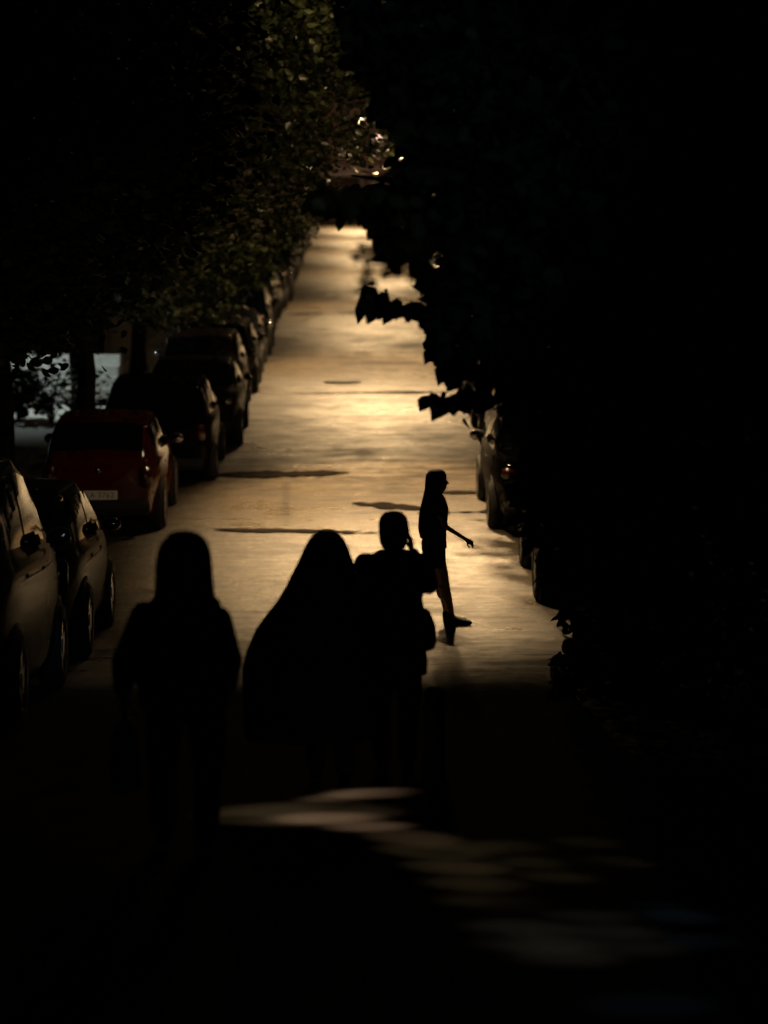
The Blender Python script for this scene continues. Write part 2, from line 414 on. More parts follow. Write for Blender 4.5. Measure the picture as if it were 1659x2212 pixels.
def place_car(kind, col, Xflank, Y, label, sc=(1, 1, 1), side=-1, yaw=0):
    L, W, H = DIM[kind]
    if kind not in proto:
        o = proto[kind] = make_car({'hatch': 'parked_hatchback', 'sedan': 'parked_saloon', 'suv': 'parked_tall_car'}[kind], kind, L, W, H, label)
    else: o = copy_tree(proto[kind])
    o['label'] = label; o.scale = sc
    slope = math.atan((gz(Y + L * sc[1] * .82) - gz(Y + L * sc[1] * .18)) / (L * sc[1] * .64))
    o.rotation_euler = (slope, 0, R(yaw))
    z = gz(Y + L * sc[1] * .18) - math.tan(slope) * L * sc[1] * .18
    o.location = (Xflank + side * W * sc[0] / 2, Y, z + .012)
    set_paint(o, col); return o
red = place_car('hatch', 'red', -2.40, 31.4, 'small red hatchback with white licence plate parked at the left', (1, .97, 1.01))
place_car('suv', 'green', -2.40, 16.95, 'tall dark car nearest the camera, half cut off by the left edge', (1, 1, 1.13))
place_car('hatch', 'grey', -2.42, 22.0, 'dark grey hatchback between the tall car and the red hatchback', (1.05, 1.0, 1.1))
place_car('suv', 'black', -1.98, 36.4, 'black car with unlit back directly beyond the red hatchback', (1, .93, .86))
place_car('sedan', 'grey', -1.78, 40.9, 'grey saloon with a pale roof edge beyond the black car', (1, .98, 1.0))
place_car('suv', 'brown', -1.92, 45.9, 'brown tall car whose roof shows above the grey saloon', (.97, .98, .9))
place_car('hatch', 'black', -1.85, 50.6, 'small black hatchback tucked behind the brown tall car', (1, 1, 1.05))
lc = [(55.4,'sedan','black',-1.9,'black saloon under low lit leaves, left row'),
 (60.6,'suv','blue',-1.87,'navy tall car standing out where the left row turns dark'),
 (65.6,'hatch','grey',-1.98,'grey hatchback behind the navy tall car'),
 (70.2,'suv','silver',-2.02,'silver tall car catching lamp light in the left row'),
 (75.3,'sedan','white',-2.0,'white saloon with a brightly lit side in the left row'),
 (80.6,'hatch','black',-1.95,'black hatchback beyond the white saloon'),
 (85.2,'suv','grey',-1.86,'grey tall car standing a little into the road, left row'),
 (90.3,'hatch','silver',-2.0,'silver hatchback far up the left row'),
 (95.0,'sedan','brown',-2.05,'brown saloon far up the left row'),
 (100.3,'hatch','black',-2.0,'black hatchback about halfway up the hill, left row'),
 (105.2,'suv','blue',-2.0,'navy tall car high up the left row'),
 (111,'sedan','grey',-2.05,'grey saloon high up the left row'),
 (117,'hatch','brown',-2.05,'brown hatchback high up the left row'),
 (123,'suv','black',-2.1,'black tall car high up the left row'),
 (129,'sedan','silver',-2.1,'silver saloon near the top of the left row'),
 (136,'hatch','grey',-2.1,'grey hatchback third from the top of the left row'),
 (143,'sedan','black',-2.1,'black saloon second from the top of the left row'),
 (150,'suv','grey',-2.12,'grey tall car topmost in the left row')]
for y, k, c, x, l in lc: place_car(k, c, x, y, l)
rc = [(26.0,'hatch','black',2.12,'dark hatchback nearest on the right, mostly under leaves'),
 (31.3,'sedan','black',1.92,'black saloon with two lamp glints on its roof, right row'),
 (36.6,'hatch','silver',2.26,'pale hatchback with red tail light below the hanging leaves'),
 (41.2,'suv','grey',2.34,'grey tall car beyond the pale hatchback, right row'),
 (46.4,'sedan','black',2.35,'black saloon behind the grey tall car, right row'),
 (52.0,'hatch','blue',2.4,'navy hatchback deep in the leaves, right row'),
 (57.5,'suv','silver',2.4,'silver tall car deep in the leaves, right row'),
 (63.5,'sedan','brown',2.4,'brown saloon glimpsed through the right-hand leaves')]
for y, k, c, x, l in rc: place_car(k, c, x, y, l, (1,1,1), 1)
# number on the red car's plate
cu = bpy.data.curves.new('digits', 'FONT'); cu.body = 'EKA 3762'; cu.size = .098; cu.align_x = 'CENTER'; cu.align_y = 'CENTER'; cu.extrude = .001; cu.space_character = 1.1
to = bpy.data.objects.new('tmpfont', cu); COL.objects.link(to); dg = bpy.context.evaluated_depsgraph_get()
tme = bpy.data.meshes.new_from_object(to.evaluated_get(dg)); bpy.data.objects.remove(to)
tme.materials.clear()
for ch in red.children:
    if ch.name.startswith('licence_plate'):
        t = link('number', tme, M['plink'], ch, False); t.location = (0, -.0085, 0); t.rotation_euler = (R(90), 0, 0)

# ------------------------------------------------------------------ trees
def leaf_mesh(name, C, size, seed=0, droop=.4):
    """C: Nx3 leaf positions -> one mesh of folded pointed leaves"""
    r = np.random.default_rng(seed); N = len(C); C = np.asarray(C, float)
    s = size * r.uniform(.65, 1.25, N)[:, None]
    az = r.uniform(0, 2*np.pi, N); dz = r.normal(-droop, .45, N)
    a = np.stack([np.cos(az), np.sin(az), dz], 1); a /= np.linalg.norm(a, axis=1)[:, None]
    q = r.normal(0, 1, (N, 3)) * .6 + np.array([0, 0, 1.]); b = np.cross(a, q); b /= np.linalg.norm(b, axis=1)[:, None]
    n = np.cross(a, b)
    shape = [(0, 0, 0), (.18, .30, .06), (.48, .40, .09), (.78, .22, .05), (1.08, 0, -.06), (.78, -.22, .05), (.48, -.40, .09), (.18, -.30, .06)]
    V = np.stack([C + s * (u * a + v * b + w * n) for u, v, w in shape], 1).reshape(-1, 3)
    base = (np.arange(N) * 8)[:, None]
    f1 = base + np.array([0, 1, 2, 3, 4])[None]; f2 = base + np.array([0, 4, 5, 6, 7])[None]
    F = np.concatenate([f1, f2]).astype(np.int32)
    me = bpy.data.meshes.new(name); me.vertices.add(len(V)); me.vertices.foreach_set('co', V.astype(np.float32).ravel())
    me.loops.add(F.size); me.loops.foreach_set('vertex_index', F.ravel())
    me.polygons.add(len(F)); me.polygons.foreach_set('loop_start', np.arange(len(F)) * 5)
    me.update(calc_edges=True); me.validate(); return me
def crown_points(seed, rad, nclump, per, sig):
    r = np.random.default_rng(seed); pts = []
    for _ in range(nclump):
        d = r.normal(0, 1, 3); d /= np.linalg.norm(d); k = r.uniform(.45, 1.0)
        c = d * k * np.array(rad)
        pts.append(c + r.normal(0, 1, (per, 3)) * np.array([sig, sig, sig * .6]) * r.uniform(.7, 1.3))
    return np.concatenate(pts)
def limbs(bm, h, rad, seed, r0=.14, n=7, cz=5.6):
    r = random.Random(seed)
    tr = [(0, 0, -.1), (.02, 0, .5), (.05*r.uniform(-1, 1), .05, 1.4), (.1*r.uniform(-1, 1), .1*r.uniform(-1, 1), h)]
    tube(bm, tr, [r0 * 1.35, r0, r0 * .9, r0 * .75], 12, .18)
    for i in range(n):
        a = 2 * math.pi * i / n + r.uniform(-.3, .3); l = r.uniform(.55, .85)
        e = Vector((math.cos(a) * rad[0] * l, math.sin(a) * rad[1] * l, cz + r.uniform(-.6, .5) * rad[2]))
        s = Vector((tr[-1][0], tr[-1][1], h - r.uniform(0, .5)))
        m = s.lerp(e, .45) + Vector((0, 0, .35))
        tube(bm, [s, m, e], [r0 * .5, r0 * .3, r0 * .08], 7)
        for k in range(2):
            e2 = m + Vector((r.uniform(-1, 1), r.uniform(-1, 1), r.uniform(.2, 1.1)))
            tube(bm, [m, m.lerp(e2, .5) + Vector((0, 0, .1)), e2], [r0 * .22, r0 * .14, .01], 5)
def make_tree(i, rad, cz):
    root = thing('street_tree', (0, 0, 0), 'x', 'tree', 'trees lining the street')
    bm = bmesh.new(); limbs(bm, 2.6, rad, i, .14 + .02 * i, 7, cz); bmobj('trunk', bm, M['bark'], root)
    pts = crown_points(40 + i, rad, 110, 105, .42) + np.array([0, 0, cz])
    link('crown', leaf_mesh('crown', pts, .135, i), M['leaf'], root, False)
    return root
tp = [make_tree(0, (2.9, 3.5, 2.6), 5.4), make_tree(1, (2.6, 3.3, 2.9), 5.6), make_tree(2, (3.0, 3.2, 2.5), 5.2)]
used = [False] * 3
def put_tree(x, Y, label, k, rz=0, sc=(1, 1, 1)):
    if not used[k]: o = tp[k]; used[k] = True
    else: o = copy_tree(tp[k])
    o.location = (x, Y, gz(Y) + .13); o.rotation_euler = (0, 0, rz); o.scale = sc; o['label'] = label; return o
LT = [(27.5, 'leafy street tree behind the dark grey hatchback'), (37.6, 'street tree whose straight trunk stands before the lit steps'),
      (54, 'street tree with low lit leaves over the black saloon'), (63, 'street tree hanging over the navy tall car'),
      (72.5, 'street tree beside the silver and white cars'), (83, 'street tree beside the second lamp on the left side'), (95, 'left-side street tree at the brown saloon'),
      (108, 'left-side street tree over the navy car high up'), (123, 'left-side street tree near the third lamp'), (140, 'left-side street tree near the top of the car row'), (160, 'last left-side street tree before the junction')]
for i, (Y, l) in enumerate(LT):
    put_tree((-4.95, -4.03, -4.6)[i] if i < 3 else -4.5 + .25 * math.sin(i * 2.1), Y, l, i % 3, i * 1.3 if i > 2 else i*3.0, (1, 1, 1 + .05 * math.sin(i)))
RT = [(33, 'right-side street tree over the nearest right-hand saloon'), (42.5, 'right-side street tree over the grey tall car'), (52.5, 'right-side street tree over the navy hatchback'),
      (63, 'right-side street tree over the brown saloon'), (75, 'right-side street tree just before the second lamp'), (89, 'right-side street tree just after the second lamp'),
      (105, 'right-side street tree below the third lamp'), (124, 'right-side street tree above the third lamp'), (146, 'last right-side street tree before the junction')]
for i, (Y, l) in enumerate(RT):
    put_tree(5.3 + .2 * math.sin(i * 1.7), Y, l, (i + 1) % 3, i * 2.1 + .6, (1, 1, 1.05 + .05 * math.cos(i)))

# big near tree on the corner: crown reaches out over the street
def inside(poly, x, y):
    c = False; n = len(poly)
    for i in range(n):
        x1, y1 = poly[i]; x2, y2 = poly[i-1]
        if (y1 > y) != (y2 > y) and x < (x2 - x1) * (y - y1) / (y2 - y1) + x1: c = not c
    return c
RP = [(1760, -120), (700, -120), (760, 120), (860, 300), (835, 395), (680, 400), (668, 435), (735, 448), (800, 440), (822, 500), (850, 535), (930, 540), (945, 570), (905, 600),
      (940, 640), (925, 690), (930, 745), (955, 780), (1000, 785), (1040, 765), (1090, 800), (1085, 885), (1145, 915), (1150, 960), (1120, 1010), (1115, 1120), (1150, 1185), (1185, 1250), (1215, 1290), (1200, 1500), (1760, 1520)]
def near_crown():
    r = random.Random(5); C = []
    while len(C) < 21000:
        px, py = r.uniform(660, 1760), r.uniform(-120, 1520); Y = r.uniform(12.5, 19.5) if py < 1290 else r.uniform(17.5, 19.4)
        if inside(RP, px, py) and (py < 1150 or r.random() < .7): C.append(at(px, py, Y)[:])
    return C
T0 = Vector((2.22, 19.8, gz(19.8) + .13))
near = thing('corner_tree', T0, 'big dark tree on the right corner, its crown overhanging the street', 'tree')
bm = bmesh.new()
tube(bm, [(0, 0, -.2), (.0, 0, .25), (.02, 0, .9), (.06, .0, 1.5), (.1, 0, 2.2), (.0, -.1, 3.2), (.1, -.3, 4.3), (.3, -.5, 6)], [.40, .345, .32, .30, .28, .26, .2, .1], 18, .22)
for px, py, Y in ((1500, 300, 15), (1200, 500, 15), (950, 300, 16), (900, 600, 14.6), (1050, 720, 14.8), (1450, 800, 15), (1600, 1000, 16), (820, 200, 17), (1180, 150, 18), (760, 380, 15.5)):
    e = at(px, py, Y) - T0; s = Vector((.0, -.1, 3.0 + .1 * (px % 7))); 
    if e.z < 3.2: s.z = max(2.2, e.z * .8 + .3)
    m = s.lerp(e, .5) + Vector((0, 0, .25)); tube(bm, [s, s.lerp(m, .5) + Vector((0, 0, .08)), m, m.lerp(e, .5), e], [.11, .08, .06, .035, .008], 8, .1)
bmobj('trunk', bm, M['bark'], near)
C = near_crown()
SP = []
# hanging sprays that reach out against the lit road
def spray(a, b, Y, n, sig, seed):
    r = random.Random(seed)
    for k in range(n):
        t = (k + r.random()) / n; px = a[0] + (b[0] - a[0]) * t + r.gauss(0, sig); py = a[1] + (b[1] - a[1]) * t + r.gauss(0, sig)
        SP.append(at(px, py, Y + r.uniform(-.2, .2))[:])
spray((790, 650), (950, 665), 14.6, 40, 5, 1); spray((1050, 845), (925, 852), 14.6, 30, 5, 2); spray((935, 700), (950, 760), 14.8, 18, 7, 3)
spray((960, 780), (1050, 790), 14.8, 26, 9, 4); spray((820, 480), (870, 545), 15, 22, 9, 5); spray((670, 430), (810, 445), 15.5, 44, 9, 6)
spray((800, 630), (840, 622), 14.6, 5, 3, 17); spray((1000, 850), (1060, 840), 14.6, 22, 14, 8); spray((905, 555), (945, 600), 14.8, 18, 9, 9)
spray((1180, 1190), (1195, 1250), 19.0, 26, 12, 10)
C = np.array(C) - np.array(T0[:])
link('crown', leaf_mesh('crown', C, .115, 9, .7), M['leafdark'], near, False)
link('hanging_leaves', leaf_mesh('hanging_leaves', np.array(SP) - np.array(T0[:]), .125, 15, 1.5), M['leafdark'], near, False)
bm = bmesh.new()
for pa, pb, Y in (((1000, 640), (785, 655), 14.6), ((1100, 830), (920, 850), 14.6), ((960, 560), (1000, 780), 14.8), ((900, 420), (665, 432), 15.5), ((880, 450), (860, 545), 15)):
    p, q = at(*pa, Y) - T0, at(*pb, Y) - T0; tube(bm, [p, p.lerp(q, .5) + Vector((0, 0, .04)), q], [.012, .008, .003], 6)
bm.free()
# thin blurred branch much nearer the camera
nb = thing('young_tree', (4.6, 9.2, gz(9.2)), 'slim young tree at the right, one blurred branch crossing the bright road', 'tree')
NB = Vector(nb.location)
bm = bmesh.new(); tube(bm, [(0, 0, -.1), (.03, 0, 1.2), (0, 0, 2.6), (-.3, 0, 3.3)], [.07, .06, .045, .02], 9, .1)
e = at(760, 545, 9.2) - NB; m = at(930, 520, 9.2) - NB; tube(bm, [(0, 0, 2.4), m.lerp(Vector((0, 0, 2.4)), .5) + Vector((0, 0, .1)), m, e], [.03, .02, .008, .003], 7)
bmobj('trunk', bm, M['bark'], nb)
r = random.Random(3); C = []
for k in range(90):
    t = r.random(); C.append((at(765 + 165 * t + r.gauss(0, 8), 530 + (110 * t if r.random() < .5 else 40 + 60 * (1 - t)) * r.random() + r.gauss(0, 8), 9.2 + r.uniform(-.2, .2)) - NB)[:])
for k in range(420): C.append((r.gauss(0, .45), r.gauss(0, .4), 2.7 + r.gauss(0, .4)))
link('crown', leaf_mesh('crown', C, .055, 19, .4), M['leaf'], nb, False)

# tree arching over the street between camera and first lamp
at_ = put_tree(5.0, 28.5, 'right-side tree arching right across the street over the nearest parked cars', 0, 2.0)
ot = thing('arching_tree', (-4.75, 33.5, gz(33.5) + .13), 'tall left-side tree with lit leaves arching over the middle of the street', 'tree')
bm = bmesh.new(); limbs(bm, 2.9, (3.2, 3.2, 2.6), 77, .17, 8, 6.2)
tube(bm, [(0, 0, 2.6), (1.2, .2, 4.6), (2.8, .3, 5.8), (4.4, .2, 6.4)], [.12, .09, .06, .01], 8)
bmobj('trunk', bm, M['bark'], ot)
def fill(poly, n, Y0, Y1, seed, box_, clump=26, sp=.24):
    r = random.Random(seed); C = []
    while len(C) < n:
        px, py = r.uniform(box_[0], box_[2]), r.uniform(box_[1], box_[3]); Y = r.uniform(Y0, Y1)
        if inside(poly, px, py):
            c = at(px, py, Y)
            for _ in range(clump): C.append((c.x + r.gauss(0, sp), c.y + r.gauss(0, sp), c.z + r.gauss(0, sp * .6)))
    return np.array(C)
AP = [(400, -150), (960, -150), (930, 200), (870, 330), (800, 345), (780, 300), (735, 340), (690, 380), (640, 440), (560, 500), (460, 520), (380, 300)]
C = fill(AP, 13000, 31.6, 35.6, 31, (380, -150, 960, 520)) - np.array(ot.location[:])
link('crown', leaf_mesh('crown', C, .115, 23), M['leaf'], ot, False)
dt = thing('drooping_tree', (-4.9, 44.6, gz(44.6) + .13), 'street tree whose low lit leaves droop to the roof of the grey saloon', 'tree')
bm = bmesh.new(); limbs(bm, 2.7, (2.6, 2.6, 2.2), 91, .16, 8, 5.2); bmobj('trunk', bm, M['bark'], dt)
DP = [(240, 540), (420, 470), (560, 420), (660, 425), (672, 470), (640, 520), (585, 575), (545, 610), (505, 640), (495, 695), (440, 680), (380, 705), (300, 690), (240, 640)]
C = np.concatenate([fill(DP, 5200, 42, 46, 43, (230, 410, 680, 720), 12, .16), crown_points(93, (2.3, 2.5, 2.2), 60, 90, .4) + np.array([-4.9, 44.6, gz(44.6) + 6.2])]) - np.array(dt.location[:])
link('crown', leaf_mesh('crown', C, .13, 47), M['leaf'], dt, False)
bt = thing('branching_tree', (5.1, 31.6, gz(31.6) + .13), 'right-side tree whose heavy low branch shades the road beside the black saloon', 'tree')
bm = bmesh.new(); limbs(bm, 2.5, (2.4, 2.4, 2.0), 63, .16, 8, 4.6)
tube(bm, [(0, 0, 2.3), (-1.4, .8, 3.0), (-3.4, 1.6, 3.2)], [.1, .06, .01], 8); bmobj('trunk', bm, M['bark'], bt)
BP = [(965, 420), (1330, 420), (1330, 760), (1010, 740), (970, 690), (955, 560)]
C = np.concatenate([fill(BP, 5200, 32.4, 34.2, 53, (940, 410, 1340, 770), 14, .15), crown_points(97, (2.3, 2.3, 1.9), 70, 90, .4) + np.array([5.1, 31.6, gz(31.6) + 5.0])]) - np.array(bt.location[:])
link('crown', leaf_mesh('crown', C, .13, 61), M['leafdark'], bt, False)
lt = thing('shading_tree', (-5.0, 22.5, gz(22.5) + .13), 'dark tree over the near left cars, filling the upper left corner', 'tree')
bm = bmesh.new(); limbs(bm, 2.7, (2.6, 3.0, 2.3), 55, .17, 8, 5.6); bmobj('trunk', bm, M['bark'], lt)
LP = [(-160, -150), (520, -150), (500, 200), (450, 420), (330, 560), (230, 640), (150, 710), (60, 740), (-160, 860)]
C = fill(LP, 15000, 19, 25.5, 37, (-160, -150, 520, 900)) - np.array(lt.location[:])
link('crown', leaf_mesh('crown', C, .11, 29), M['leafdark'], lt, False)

# ------------------------------------------------------------------ street lamps
def make_lamp(X, Y, h, label, side=1, px=None):
    px = px or side * 4.72
    root = thing('street_lamp', (px, Y, gz(Y) + .13), label, 'street lamp', 'street lamps along the street')
    hh = h - .13; ax = X - px
    bm = bmesh.new(); tube(bm, [(0, 0, 0), (0, 0, .3), (0, 0, .32), (0, 0, hh * .9)], [.11, .1, .07, .05], 14); bmobj('pole', bm, M['steel'], root)
    bm = bmesh.new(); tube(bm, [(0, 0, hh * .88), (ax * .12, 0, hh * .97), (ax * .4, 0, hh + .12), (ax * .8, 0, hh + .14), (ax * .97, 0, hh + .12)], [.045, .04, .035, .03, .03], 10); bmobj('arm', bm, M['steel'], root)
    bm = bmesh.new(); rs = []
    for u, w, t in ((-.36, .04, .03), (-.3, .11, .06), (-.1, .15, .09), (.15, .14, .08), (.3, .08, .05), (.36, .04, .03)):
        rs.append([Vector((ax + u, w * math.cos(a), hh + .11 + t * max(-.1, math.sin(a)))) for a in [2*math.pi*k/16 for k in range(16)]])
    rings(bm, rs); hd = bmobj('lamp_head', bm, M['steel'], root)
    bm = bmesh.new(); g = bmesh.ops.create_uvsphere(bm, u_segments=16, v_segments=8, radius=1, matrix=Matrix.Translation((ax, 0, hh + .09)) @ Matrix.Diagonal((.2, .1, .05, 1)))
    bmobj('lamp_glass', bm, M['bulb'], hd)
    return Vector((X, Y, gz(Y) + h))
def spot(name, loc, target, power, col, size, blend=.3, rad=.1):
    l = bpy.data.lights.new(name, 'SPOT'); l.energy = power; l.color = col; l.spot_size = R(size); l.spot_blend = blend; l.shadow_soft_size = rad
    o = bpy.data.objects.new(name, l); COL.objects.link(o); o.location = loc
    o.rotation_euler = (Vector(target) - Vector(loc)).to_track_quat('-Z', 'Y').to_euler(); return o
WARM = (1.0, .65, .31); WARM2 = (1.0, .62, .34)
for (X, Y, h, pw, sz, tl, bl, lb) in ((.3, 30.5, 7.0, 2500, 88, 1.8, .5, 'nearest street lamp, hanging just above the picture over the near road'),
                          (.85, 36.5, 6.0, 6800, 104, 2.87, .45, 'street lamp above the leaves, glowing over the middle of the near road'),
                          (.75, 59, 7.5, 9200, 110, 2.87, .6, 'second street lamp up the street, above the manhole'),
                          (1.2, 83, 7.6, 7400, 124, 2.2, .8, 'third street lamp up the street, glowing through the crowns'),
                          (2.3, 109, 7.6, 13500, 128, 1.6, .9, 'fourth street lamp, over the bright right half of the road'),
                          (1.3, 134, 7.6, 11000, 128, 1.6, .9, 'fifth street lamp, over the upper road'),
                          (1.0, 159, 7.6, 12000, 128, 1.6, .9, 'sixth street lamp, beside the last parked cars'),
                          (1.0, 184, 7.8, 21000, 128, 1.6, .9, 'last street lamp before the junction')):
    p = make_lamp(X, Y, h, lb)
    o = spot('lamp_light', p - Vector((0, 0, .12)), p - Vector((0, tl, 10)), pw, WARM, sz, min(1, bl + .15), .12); o.scale = (.46, 1, 1)
    spot('lantern_spill', p + Vector((0, 0, .24)), p + Vector((-.5, 3, .9 if Y > 40 else .1)), 210 if Y < 40 else 700, WARM, 120, .5, .1)
    l = bpy.data.lights.new('lantern_glow', 'POINT'); l.energy = 55 if Y < 40 else 350; l.color = WARM; l.shadow_soft_size = .03
    o = bpy.data.objects.new('lantern_glow', l); COL.objects.link(o); o.location = p - Vector((0, 0, .14))

spot('lantern_spill', Vector((.85, 36.9, gz(36.9) + 6.2)), (-3.0, 44.5, gz(44.5) + 2.7), 1500, WARM, 34, .8, .08)
# ------------------------------------------------------------------ people
def head_bm(bm, c, yaw=0, tilt=0, s=1):
    """c = chin point; face looks along +y turned by yaw"""
    t = bmesh.new()
    loft(t, [(0, .060, .0, .022, .018), (0, .050, .012, .040, .036), (0, .034, .04, .056, .066), (0, .018, .07, .065, .086), (0, .006, .10, .071, .096), (0, -.002, .13, .075, .101),
             (0, -.006, .16, .074, .099), (0, -.008, .19, .063, .084), (0, -.008, .212, .042, .056), (0, -.008, .224, .012, .016)], 20)
    capsule(t, (0, .098, .115), (0, .116, .083), .009, .013)            # nose
    capsule(t, (-.018, .093, .052), (.018, .093, .052), .008, .008)     # lips
    capsule(t, (-.018, .090, .043), (.018, .090, .043), .008, .008)
    for s_ in (1, -1):
        capsule(t, (.018*s_, .094, .128), (.048*s_, .084, .130), .008, .007)   # brow
        capsule(t, (.030*s_, .086, .112), (.034*s_, .086, .112), .011, .011)   # eye
        capsule(t, (.076*s_, .0, .085), (.083*s_, -.012, .118), .009, .013)    # ear
        capsule(t, (.035*s_, .070, .085), (.045*s_, .055, .08), .022, .02)     # cheek
    m = Matrix.Translation(c) @ Matrix.Rotation(yaw, 4, 'Z') @ Matrix.Rotation(tilt, 4, 'X') @ Matrix.Scale(s, 4)
    me = bpy.data.meshes.new('h'); t.to_mesh(me); t.free(); me.transform(m); bm.from_mesh(me); bpy.data.meshes.remove(me)
def hand_bm(bm, w, d, n, side=1, curl=.35, spread=1, s=1):
    """w wrist, d direction of palm, n palm normal (fingers curl to it), side puts the thumb"""
    w, d, n = Vector(w), Vector(d).normalized(), Vector(n); n = (n - d * n.dot(d)).normalized(); x = d.cross(n) * side
    L = (.080, .088, .082, .066)
    for i in range(4):
        off = (1.5 - i) * .0205 * s
        k = w + d * (.092 - .004 * abs(i - 1)) * s + x * off
        capsule(bm, w + x * off * .6 + d * .01, k, .0155 * s, .0125 * s)
        p = k; dd = d.copy(); dd = (dd + x * (1.5 - i) * .06 * spread).normalized()
        for j, f in enumerate((.45, .30, .25)):
            a = curl * (1 + .15 * i) * (.7 + .5 * j); dd = (dd * math.cos(a) + n * math.sin(a)).normalized()
            q = p + dd * L[i] * f * s; capsule(bm, p, q, (.0098 - .0008*j) * s, (.009 - .0009*j) * s); p = q
    p = w + d * .03 * s + x * .028 * s
    for f, dv in ((.036, d * .6 + x * .7 + n * .25), (.030, d * .85 + x * .35 + n * .35), (.024, d + x * .1 + n * .45)):
        q = p + dv.normalized() * f * s; capsule(bm, p, q, .0125 * s, .0105 * s); p = q
def body(root, J, yaw_head=0, tilt=0, hands=(), vox=.0065):
    bm = bmesh.new()
    sh, hip = J['chest'], J['pelvis']
    for a, b, r0, r1 in J['limbs']: capsule(bm, a, b, r0, r1)
    loft(bm, J['torso'], 24)
    n0, n1 = J['neck']; capsule(bm, n0, n1, .058, .052)
    head_bm(bm, J['chin'], yaw_head, tilt)
    for h in hands: hand_bm(bm, **h)
    return remeshed('body', bm, M['skin'], root, vox, 3)
def shoe(root, p, yaw=0, pitch=0, heel=.0):
    bm = bmesh.new()
    secs = [(-.085, .026, .045), (-.05, .034, .06), (0, .036, .055), (.06, .042, .042), (.11, .044, .034), (.15, .036, .028), (.172, .016, .018)]
    rs = [[Vector((w * math.cos(a), y, .012 + h * max(0, .5 + .5 * math.sin(a)) * 1.4)) for a in [2*math.pi*k/16 for k in range(16)]] for y, w, h in secs]
    rings(bm, rs); capsule(bm, (0, -.05, .06), (0, -.05, .1), .04, .042)
    box(bm, -.036, .036, -.08, -.02, -.004, .02, .005); box(bm, -.04, .04, -.02, .16, .0, .014, .005)
    o = remeshed('shoe', bm, M['shoe'], root, .006, 2); o.location = p; o.rotation_euler = (pitch, 0, yaw); return o
def hairstrands(o, k=.004, f=60):
    for v in o.data.vertices:
        a = math.atan2(v.co.y - o['cy'], v.co.x - o['cx']); n = noise.noise(Vector((a * 9, v.co.z * 2.2, f))) + .5 * noise.noise(Vector((a * 26, v.co.z * 3, f)))
        d = Vector((math.cos(a), math.sin(a), 0)); v.co += d * n * k

# --- woman walking across, seen from the side (faces +x => local y forward, rotated)
W_ = thing('person', (.957, 25.0, gz(25) + .014), 'slim woman in shorts with long straight hair walking to the right across the lit road', 'person', None, R(-90))
hx = .085
tw = [(0, -.015, .80, .13, .09), (0, -.03, .86, .165, .115), (0, -.03, .92, .155, .105), (0, -.01, 1.02, .125, .085), (0, .0, 1.12, .14, .095), (0, .005, 1.22, .155, .105), (0, -.01, 1.31, .16, .085), (0, -.015, 1.36, .09, .06)]
J = dict(chest=None, pelvis=None, torso=tw, neck=((0, -.01, 1.33), (0, .02, 1.42)), chin=(0, .0, 1.385), limbs=[
    # leading right leg, heel forward; left leg just behind passing
    ((hx, -.02, .86), (hx, .075, .46), .078, .052), ((hx, .075, .46), (hx, .15, .10), .050, .032), ((hx, .068, .38), (hx, .085, .30), .053, .048), ((hx, .15, .09), (hx, .20, .05), .034, .03),
    ((-hx, -.02, .86), (-hx, .03, .47), .078, .052), ((-hx, .03, .47), (-hx, .11, .10), .050, .032), ((-hx, .03, .38), (-hx, .05, .30), .053, .048), ((-hx, .11, .09), (-hx, .16, .05), .034, .03),
    ((.16, -.01, 1.29), (.185, .08, 1.04), .042, .034), ((.185, .08, 1.04), (.16, .29, .905), .027, .019),
    ((-.16, -.01, 1.29), (-.185, -.05, 1.03), .042, .034), ((-.185, -.05, 1.03), (-.17, .0, .81), .033, .023)])
body(W_, J, 0, .04, [dict(w=(.16, .29, .905), d=(0, .85, -.5), n=(-.6, -.1, -.6), side=-1, curl=.6, s=.78), dict(w=(-.17, .0, .81), d=(0, .15, -1), n=(.9, 0, 0), side=-1, curl=.35)])
bm = bmesh.new(); loft(bm, [(0, -.02, .80, .185, .125), (0, -.02, .9, .175, .118), (0, -.01, 1.0, .165, .11), (0, -.0, 1.1, .165, .11), (0, .005, 1.2, .172, .115), (0, -.01, 1.30, .170, .105), (0, -.01, 1.355, .10, .075)])
for s in (1, -1): capsule(bm, (.155*s, -.01, 1.30), (.178*s, .03*s, 1.19), .052, .05)
remeshed('top', bm, M['coat'], W_, .01)
bm = bmesh.new(); loft(bm, [(0, -.03, .70, .165, .11), (0, -.035, .78, .178, .125), (0, -.035, .86, .178, .13), (0, -.02, .94, .158, .115)])
for s in (1, -1): loft(bm, [(hx*s, .0, .60, .082, .092), (hx*s, -.01, .7, .088, .1), (hx*s, -.02, .8, .085, .105)])
remeshed('shorts', bm, M['jeans'], W_, .01)
bm = bmesh.new(); loft(bm, [(0, -.155, .90, .05, .02), (0, -.15, 1.0, .09, .045), (0, -.135, 1.1, .10, .055), (0, -.12, 1.2, .10, .06), (0, -.09, 1.32, .10, .06), (0, -.045, 1.42, .098, .082), (0, -.015, 1.50, .094, .107), (0, -.01, 1.56, .088, .105), (0, -.01, 1.60, .068, .08), (0, -.01, 1.622, .03, .035)], 60, .03, 21)
h = bmobj('hair', bm, M['hairbr'], W_); h['cx'] = 0.; h['cy'] = -.05; hairstrands(h, .004)
shoe(W_, (hx, .19, .0)); shoe(W_, (-hx, .15, .0))

